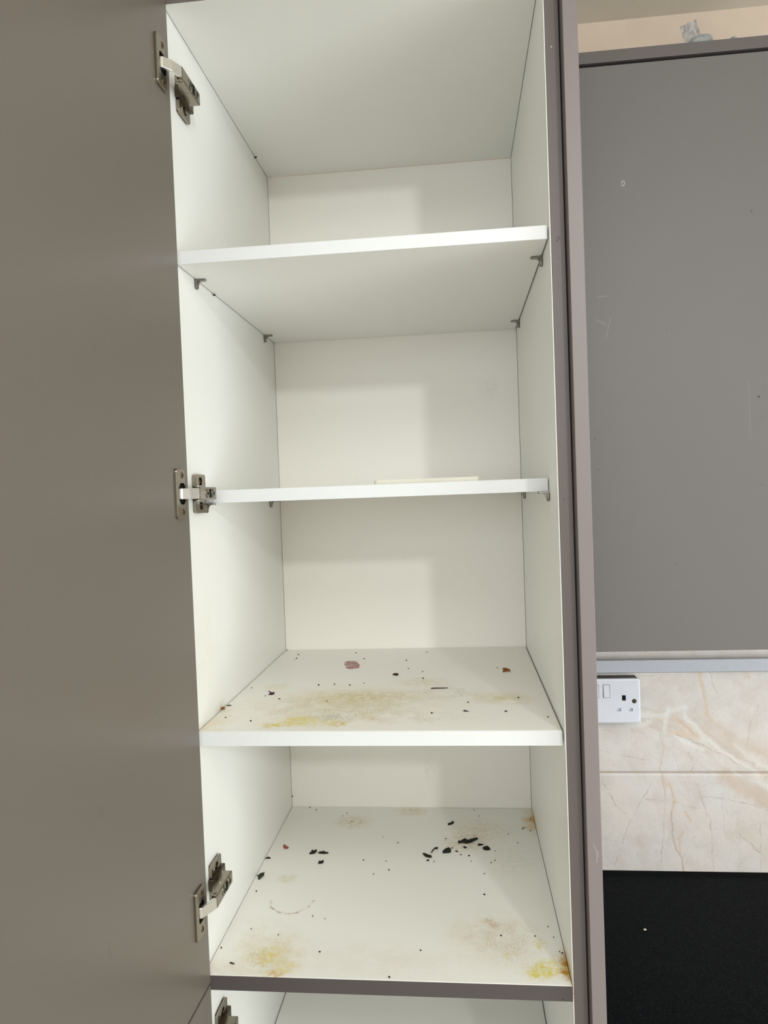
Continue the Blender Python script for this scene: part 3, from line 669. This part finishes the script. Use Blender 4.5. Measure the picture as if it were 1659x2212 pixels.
SCR = {
 'a': ((0.0280,0.3350,0.0000),[(-5.1, 7.4, 4.7), (-1.5, 6.4, 4.0), (1.7, 4.2, 2.6), (5.3, 2.7, 1.7), (3.6, 0.8, 0.5), (-0.5, -0.0, -0.0), (-4.2, 1.9, 1.2), (-5.4, 4.9, 3.0)]),
 'b': ((0.0794,0.3183,0.0000),[(-7.0, -0.1, -0.1), (-5.9, 2.8, 1.8), (-2.6, 4.6, 2.9), (-4.2, 6.1, 3.8), (-1.8, 7.3, 4.6), (-0.6, 5.4, 3.4), (3.5, 7.4, 4.6), (5.6, 7.2, 4.5), (5.7, 4.0, 2.5), (2.1, 1.0, 0.7), (-2.6, -0.0, -0.0)]),
 'c': ((0.0973,0.3195,0.0000),[(-9.8, 2.8, 1.8), (-4.1, 3.2, 2.0), (-1.2, 5.1, 3.2), (3.2, 3.2, 2.0), (8.2, 2.7, 1.7), (8.0, 1.1, 0.7), (1.3, 0.0, 0.0), (-8.6, 0.8, 0.5)]),
 'd': ((0.0991,0.2859,0.0000),[(-5.2, -0.1, -0.0), (-4.3, 4.2, 2.6), (-2.9, 5.2, 3.2), (-1.6, 3.5, 2.2), (0.8, 5.2, 3.3), (2.1, 4.2, 2.7), (3.9, 6.1, 3.8), (3.8, 1.5, 0.9), (0.8, 0.4, 0.3), (-2.4, 0.4, 0.2)]),
 'e': ((0.0055,0.3000,0.0000),[(-4.8, 0.5, 0.3), (-2.9, 1.7, 1.1), (-0.6, 3.4, 2.2), (4.2, 2.1, 1.3), (4.7, 0.1, 0.0), (0.9, 0.9, 0.5), (-3.5, -0.0, -0.0)]),
 'f': ((0.0113,0.2331,0.0000),[(-7.8, 5.7, 3.6), (-5.1, 6.9, 4.3), (-1.9, 9.6, 6.0), (2.6, 10.2, 6.4), (3.9, 11.3, 7.1), (4.2, 6.3, 3.9), (0.6, 2.7, 1.7), (-1.4, -0.0, -0.0), (-4.8, 1.3, 0.8), (-4.5, 4.2, 2.6)]),
 'g': ((0.3122,0.4320,0.0000),[(-6.3, 2.9, 1.8), (-1.2, 3.2, 2.0), (2.0, 5.4, 3.4), (2.0, 8.1, 5.1), (5.8, 5.4, 3.4), (4.0, 3.3, 2.0), (-0.3, 1.3, 0.8), (-5.5, -0.0, -0.0)]),
 'h': ((0.3414,0.3622,0.0000),[(-17.0, 4.6, 2.9), (-11.6, 5.0, 3.1), (-7.4, 7.4, 4.7), (-4.0, 8.8, 5.5), (-0.1, 5.6, 3.5), (4.7, 5.2, 3.2), (11.4, 9.2, 5.7), (16.7, 10.7, 6.7), (17.9, 7.3, 4.5), (12.1, 4.9, 3.1), (6.3, 2.2, 1.4), (-2.0, -0.0, -0.0), (-8.4, 1.4, 0.9), (-16.1, 0.1, 0.1)]),
 'i': ((0.3626,0.3549,0.0000),[(-4.1, 2.9, 1.8), (-1.3, 4.0, 2.5), (6.4, 2.6, 1.6), (3.4, 1.5, 0.9), (-3.9, -0.0, -0.0)]),
 'j': ((0.3725,0.3394,0.0000),[(-6.8, 3.9, 2.4), (-4.3, 5.8, 3.6), (1.4, 7.3, 4.6), (5.2, 4.7, 3.0), (7.0, 1.1, 0.7), (2.5, 0.0, 0.0), (-3.8, 0.5, 0.3)]),
 'k': ((0.3363,0.3451,0.0000),[(-3.3, 2.5, 1.5), (-0.1, 3.7, 2.3), (3.9, 1.4, 0.9), (-0.2, -0.0, -0.0)]),
 'l': ((0.2739,0.3108,0.0000),[(-8.6, 7.3, 4.6), (-4.2, 7.4, 4.6), (2.2, 4.9, 3.0), (6.2, 4.3, 2.7), (7.8, 1.1, 0.7), (3.9, 0.0, 0.0), (-2.4, 1.7, 1.0), (-5.7, 3.8, 2.4)]),
 'm': ((0.2849,0.3279,0.0000),[(-6.2, -0.1, -0.0), (-3.8, 4.3, 2.7), (0.9, 8.7, 5.5), (6.2, 9.5, 6.0), (5.7, 5.9, 3.7), (2.5, 7.0, 4.4), (-1.4, 4.3, 2.7), (-4.3, 0.7, 0.4)]),
 'n': ((0.3059,0.3268,0.0000),[(-7.1, 3.5, 2.2), (-3.3, 7.2, 4.5), (3.1, 9.8, 6.1), (7.1, 7.3, 4.6), (7.0, 2.2, 1.4), (3.1, 0.8, 0.5), (-3.3, 0.7, 0.4), (-6.5, -0.1, -0.0)]),
 'o': ((0.3152,0.3452,0.0000),[(-2.5, -0.0, -0.0), (-0.3, 1.3, 0.8), (2.1, 1.5, 0.9), (0.8, 0.0, 0.0)]),
 'p': ((0.2751,0.3000,0.0000),[(-2.7, 0.8, 0.5), (-0.1, 2.9, 1.8), (2.7, 1.6, 1.0), (-0.0, -0.0, -0.0)]),
 'q': ((0.3225,0.3322,0.0000),[(-2.9, 1.7, 1.1), (-0.0, 2.5, 1.5), (3.1, 0.8, 0.5), (-0.1, -0.0, -0.0)]),
 's': ((0.1540,0.3461,0.3094),[(-20.4, 40.1, 0.0), (-15.5, 56.2, 0.0), (-0.5, 55.3, 0.0), (10.7, 22.6, 0.0), (10.0, 2.0, 0.0), (-0.9, 0.0, 0.0), (-9.8, 4.7, 0.0)]),
 't': ((0.0541,0.1845,0.3094),[(-6.8, 7.6, 4.8), (-2.2, 5.0, 3.1), (0.8, 4.0, 2.5), (3.5, 5.5, 3.5), (4.5, 1.9, 1.2), (0.8, -0.0, -0.0), (-5.5, 0.8, 0.5), (-1.6, 2.4, 1.5)]),
 'u': ((0.2338,0.2940,0.3094),[(-6.1, 2.3, 1.4), (-2.8, 5.1, 3.2), (3.6, 4.8, 3.0), (4.2, 0.6, 0.4), (0.4, -0.0, -0.0)]),
 'v': ((0.4126,0.3091,0.3094),[(-5.4, 7.9, 4.9), (0.4, 8.7, 5.4), (7.1, 5.4, 3.4), (7.9, 1.4, 0.9), (1.7, 1.5, 1.0), (-5.6, 0.1, 0.0), (-3.7, 4.5, 2.8)]),
 'w': ((0.3061,0.2109,0.3094),[(-12.0, 1.7, 1.1), (-7.0, 2.1, 1.3), (13.9, 1.9, 1.2), (13.8, 1.1, 0.7), (2.7, 0.6, 0.4), (-11.5, 0.1, 0.1)]),
 'x': ((0.3457,0.0937,0.3094),[(-4.1, 1.2, 0.8), (-1.6, 2.8, 1.7), (1.5, 1.5, 1.0), (4.6, 0.3, 0.2), (-0.2, 0.0, 0.0)]),
 'y': ((0.0305,0.0226,0.0000),[(-3.4, 1.9, 1.2), (-1.7, 2.0, 1.3), (3.0, 0.8, 0.5), (3.3, 0.1, 0.0), (-0.0, 0.6, 0.4), (-3.1, 1.3, 0.8)]),
 'z': ((0.0064,0.1281,0.3094),[(-4.1, 0.4, 0.3), (-2.2, 1.7, 1.1), (3.0, 1.8, 1.1), (2.7, 0.9, 0.6), (-0.8, 0.0, 0.0)]),
}
GL = 'dried leaf scraps on the bottom shelf'
INFO = {
 'a': ('peel_scrap', m_pink, 'small curled pink peel near the left side of the bottom shelf', 'scrap', None),
 'b': ('leaf_scrap', m_leaf, 'spiky black leaf scrap, left one of the trio on the bottom shelf', 'leaf', GL),
 'c': ('leaf_scrap', m_leaf, 'flat black leaf scrap, right one of the trio on the bottom shelf', 'leaf', GL),
 'd': ('leaf_scrap', m_leaf, 'jagged black leaf scrap, front one of the trio on the bottom shelf', 'leaf', GL),
 'e': ('leaf_scrap', m_leaf, 'tiny black leaf scrap against the left side of the bottom shelf', 'leaf', GL),
 'f': ('leaf_scrap', m_leafg, 'olive leaf scrap leaning on the left side, frontmost on the bottom shelf', 'leaf', GL),
 'g': ('leaf_scrap', m_leaf, 'thin curled black scrap lying alone nearest the back of the bottom shelf', 'leaf', GL),
 'h': ('leaf_scrap', m_leaf, 'longest wavy black leaf scrap with a raised tail on the bottom shelf', 'leaf', GL),
 'i': ('leaf_scrap', m_leaf, 'small pointed black scrap just behind the chunky rightmost scrap', 'leaf', GL),
 'j': ('leaf_scrap', m_leaf, 'chunky black leaf scrap, rightmost on the bottom shelf', 'leaf', GL),
 'k': ('leaf_scrap', m_leaf, 'small black scrap just in front of the longest wavy scrap', 'leaf', GL),
 'l': ('leaf_scrap', m_leaf, 'black seed-shaped scrap, left end of the right-hand cluster', 'leaf', GL),
 'm': ('leaf_scrap', m_leaf, 'thin arched black scrap between the seed-shaped and ragged scraps', 'leaf', GL),
 'n': ('leaf_scrap', m_leaf, 'ragged lumpy black scrap in the middle of the right-hand cluster', 'leaf', GL),
 'o': ('leaf_scrap', m_leaf, 'tiny black sliver touching the right of the ragged lumpy scrap', 'leaf', GL),
 'p': ('leaf_scrap', m_leaf, 'tiny black scrap just in front of the seed-shaped scrap', 'leaf', GL),
 'q': ('leaf_scrap', m_leaf, 'tiny black sliver in front of the longest wavy scrap, left of small one', 'leaf', GL),
 't': ('peel_scrap', m_plum, 'dark purple forked peel scrap at the left of the stained shelf', 'scrap', None),
 'u': ('leaf_scrap', m_dbrown, 'dark brown crumpled scrap near the middle of the stained shelf', 'leaf', None),
 'v': ('peel_scrap', m_brown, 'orange-brown curled peel at the right rear of the stained shelf', 'scrap', None),
 'w': ('twig', m_dbrown, 'thin straight dark twig lying across the stained shelf', 'twig', None),
 'x': ('peel_scrap', m_plum, 'small reddish-brown sliver toward the front of the stained shelf', 'scrap', None),
 'y': ('twig', m_plum, 'short reddish twig in the front left corner of the bottom shelf', 'twig', None),
 'z': ('twig', m_dbrown, 'short brown twig at the left edge of the stained shelf', 'twig', None),
}
for i, (k, (name, mat, label, cat, grp)) in enumerate(INFO.items()):
    base, pts = SCR[k]
    scrap(name, base, pts, mat, label, cat, th=.0009 if k not in 'wyz' else .0014, curl=.0016 if k not in 'wyzoqx' else .0003, seed=i, group=grp)
# torn scrap of clear film with red print, lying flat
def film_mat():
    k = NT('red_printed_film', .35, .5)
    m = k.map(k.noise(240, 3, .7, vec=k.vmath('MULTIPLY', k.P, (.35, .6, 1))), .40, .52)
    k.color(k.mix(k.map(k.noise(70, 3, .6), .55, .7), k.mix(m, s2l((206, 160, 148)), s2l((124, 24, 28))), s2l((214, 204, 190))))
    return k.m
base, pts = SCR['s']
bm = bmesh.new()
rf = random.Random(5); jag = []
for p, q in zip(pts, pts[1:] + pts[:1]):
    for t in (0, .25, .5, .75): jag.append((base[0] + (p[0] + (q[0] - p[0]) * t + rf.uniform(-1.3, 1.3)) / 1000, base[1] + (p[1] + (q[1] - p[1]) * t + rf.uniform(-2.5, 2.5)) / 1000))
prism(bm, jag, 'z', Z3 + .0002, Z3 + .0007)
tag(emit('film_scrap', bm, film_mat()), 'torn flat scrap of film with red smears on the stained shelf', 'scrap')
# bits caught in the joints
def crumb(loc, r, mat, label, group, el=None, name='crumb'):
    bm = bmesh.new(); bmesh.ops.create_icosphere(bm, subdivisions=1, radius=1)
    e = el if el else random.uniform(.8, 1.7); a = random.uniform(0, 3.14)
    for v in bm.verts:
        p = Vector((v.co.x * r * e, v.co.y * r, v.co.z * r * .75)) * random.uniform(.8, 1.1)
        p.rotate(Matrix.Rotation(a, 3, 'Z')); v.co = p
    zm = min(v.co.z for v in bm.verts)
    for v in bm.verts: v.co += Vector((loc[0], loc[1], loc[2] - zm + .0001))
    return tag(emit(name, bm, mat), label, 'crumb', group)
crumb((.0035, .4131, 1.2180), .0022, m_grain, 'black crumb caught in the top left rear joint of the cabinet', None, 1.6)
crumb((.0030, .1496, .9030), .0020, m_grain, 'black crumb caught under the upper shelf at its left side', None, 1.6)
crumb((.0025, .5055, .0200), .0016, m_grain, 'black crumb in the back left corner above the bottom shelf', None, 1.0)
crumb((.0030, .1110, Z3), .0030, m_brown, 'brown crumb stuck at the left joint of the stained shelf', None, 1.2)
CR3 = [(0.0356, 0.4603), (0.0387, 0.4288), (0.0369, 0.4175), (0.1435, 0.4705), (0.1656, 0.4193), (0.1876, 0.2463), (0.1663, 0.2365), (0.1166, 0.2384), (0.146, 0.1476), (0.0193, 0.072), (-0.001, 0.5019), (0.0466, 0.1783), (0.0723, 0.1618), (0.0119, 0.2261), (0.0592, 0.0559), (0.1411, 0.2424), (0.2436, 0.3999), (0.2771, 0.4688), (0.2514, 0.3404), (0.4005, 0.3369), (0.3492, 0.1358), (0.4209, 0.1579), (0.3001, 0.0867), (0.4515, 0.0669), (0.2792, 0.2731), (0.2767, 0.3179), (0.3991, 0.0926)]
CR0 = [(0.1139, 0.4782), (0.1278, 0.4431), (0.1926, 0.3825), (0.2063, 0.2981), (0.2137, 0.2688), (0.1906, 0.2553), (0.1067, 0.4669), (0.0514, 0.4923), (0.0369, 0.502), (0.2204, 0.3616), (0.1682, 0.2998), (0.0144, 0.1987), (0.3553, 0.4962), (0.3637, 0.4716), (0.457, 0.4594), (0.4428, 0.4245), (0.4394, 0.4207), (0.4526, 0.4132), (0.4127, 0.3999), (0.4266, 0.3668), (0.2211, 0.362), (0.3535, 0.3895), (0.3429, 0.3191), (0.346, 0.3018), (0.3784, 0.298), (0.2854, 0.2985), (0.3847, 0.3044), (0.364, 0.2014), (0.3661, 0.2623), (0.3035, 0.3794), (0.3863, 0.3371), (0.3296, 0.3226), (0.1155, 0.1352), (0.0341, 0.1009), (0.1414, 0.0528), (0.1345, 0.1297), (0.0764, 0.0882), (0.2388, 0.0061), (0.0054, 0.0561), (0.3639, 0.2011), (0.3829, 0.0992), (0.4485, 0.1224), (0.4533, 0.0983), (0.457, 0.0669), (0.4602, 0.0646), (0.4287, 0.1002), (0.2755, 0.0621)]
proto = {}
def crumbs(spots, z, label, group):
    for i, (x, y) in enumerate(spots):
        key = i % 5
        x = min(max(x, .004), W - .004); y = min(y, D - .004)
        r = random.choice((.0010, .0012, .0014, .0011))
        crumb((x, y, z), r, m_grain if i % 6 else m_dbrown, label, group)
for spots, z, where in ((CR3, Z3, 'stained lower shelf'), (CR0, 0, 'bottom shelf of the open cabinet')):
    for fb in ('rear', 'front'):
        for lr in ('left', 'right'):
            sel = [p for p in spots if (p[1] > .27) == (fb == 'rear') and (p[0] < .232) == (lr == 'left')]
            crumbs(sel, z, 'tiny dark crumb, %s %s quarter of the %s' % (fb, lr, where), 'crumbs on the %s %s of the %s' % (fb, lr, where))
crumb((.637, .378, -.1536), .0020, plain('pale_grain', (222, 210, 180), .6), 'pale crumb on the black worktop', None, 1.5)
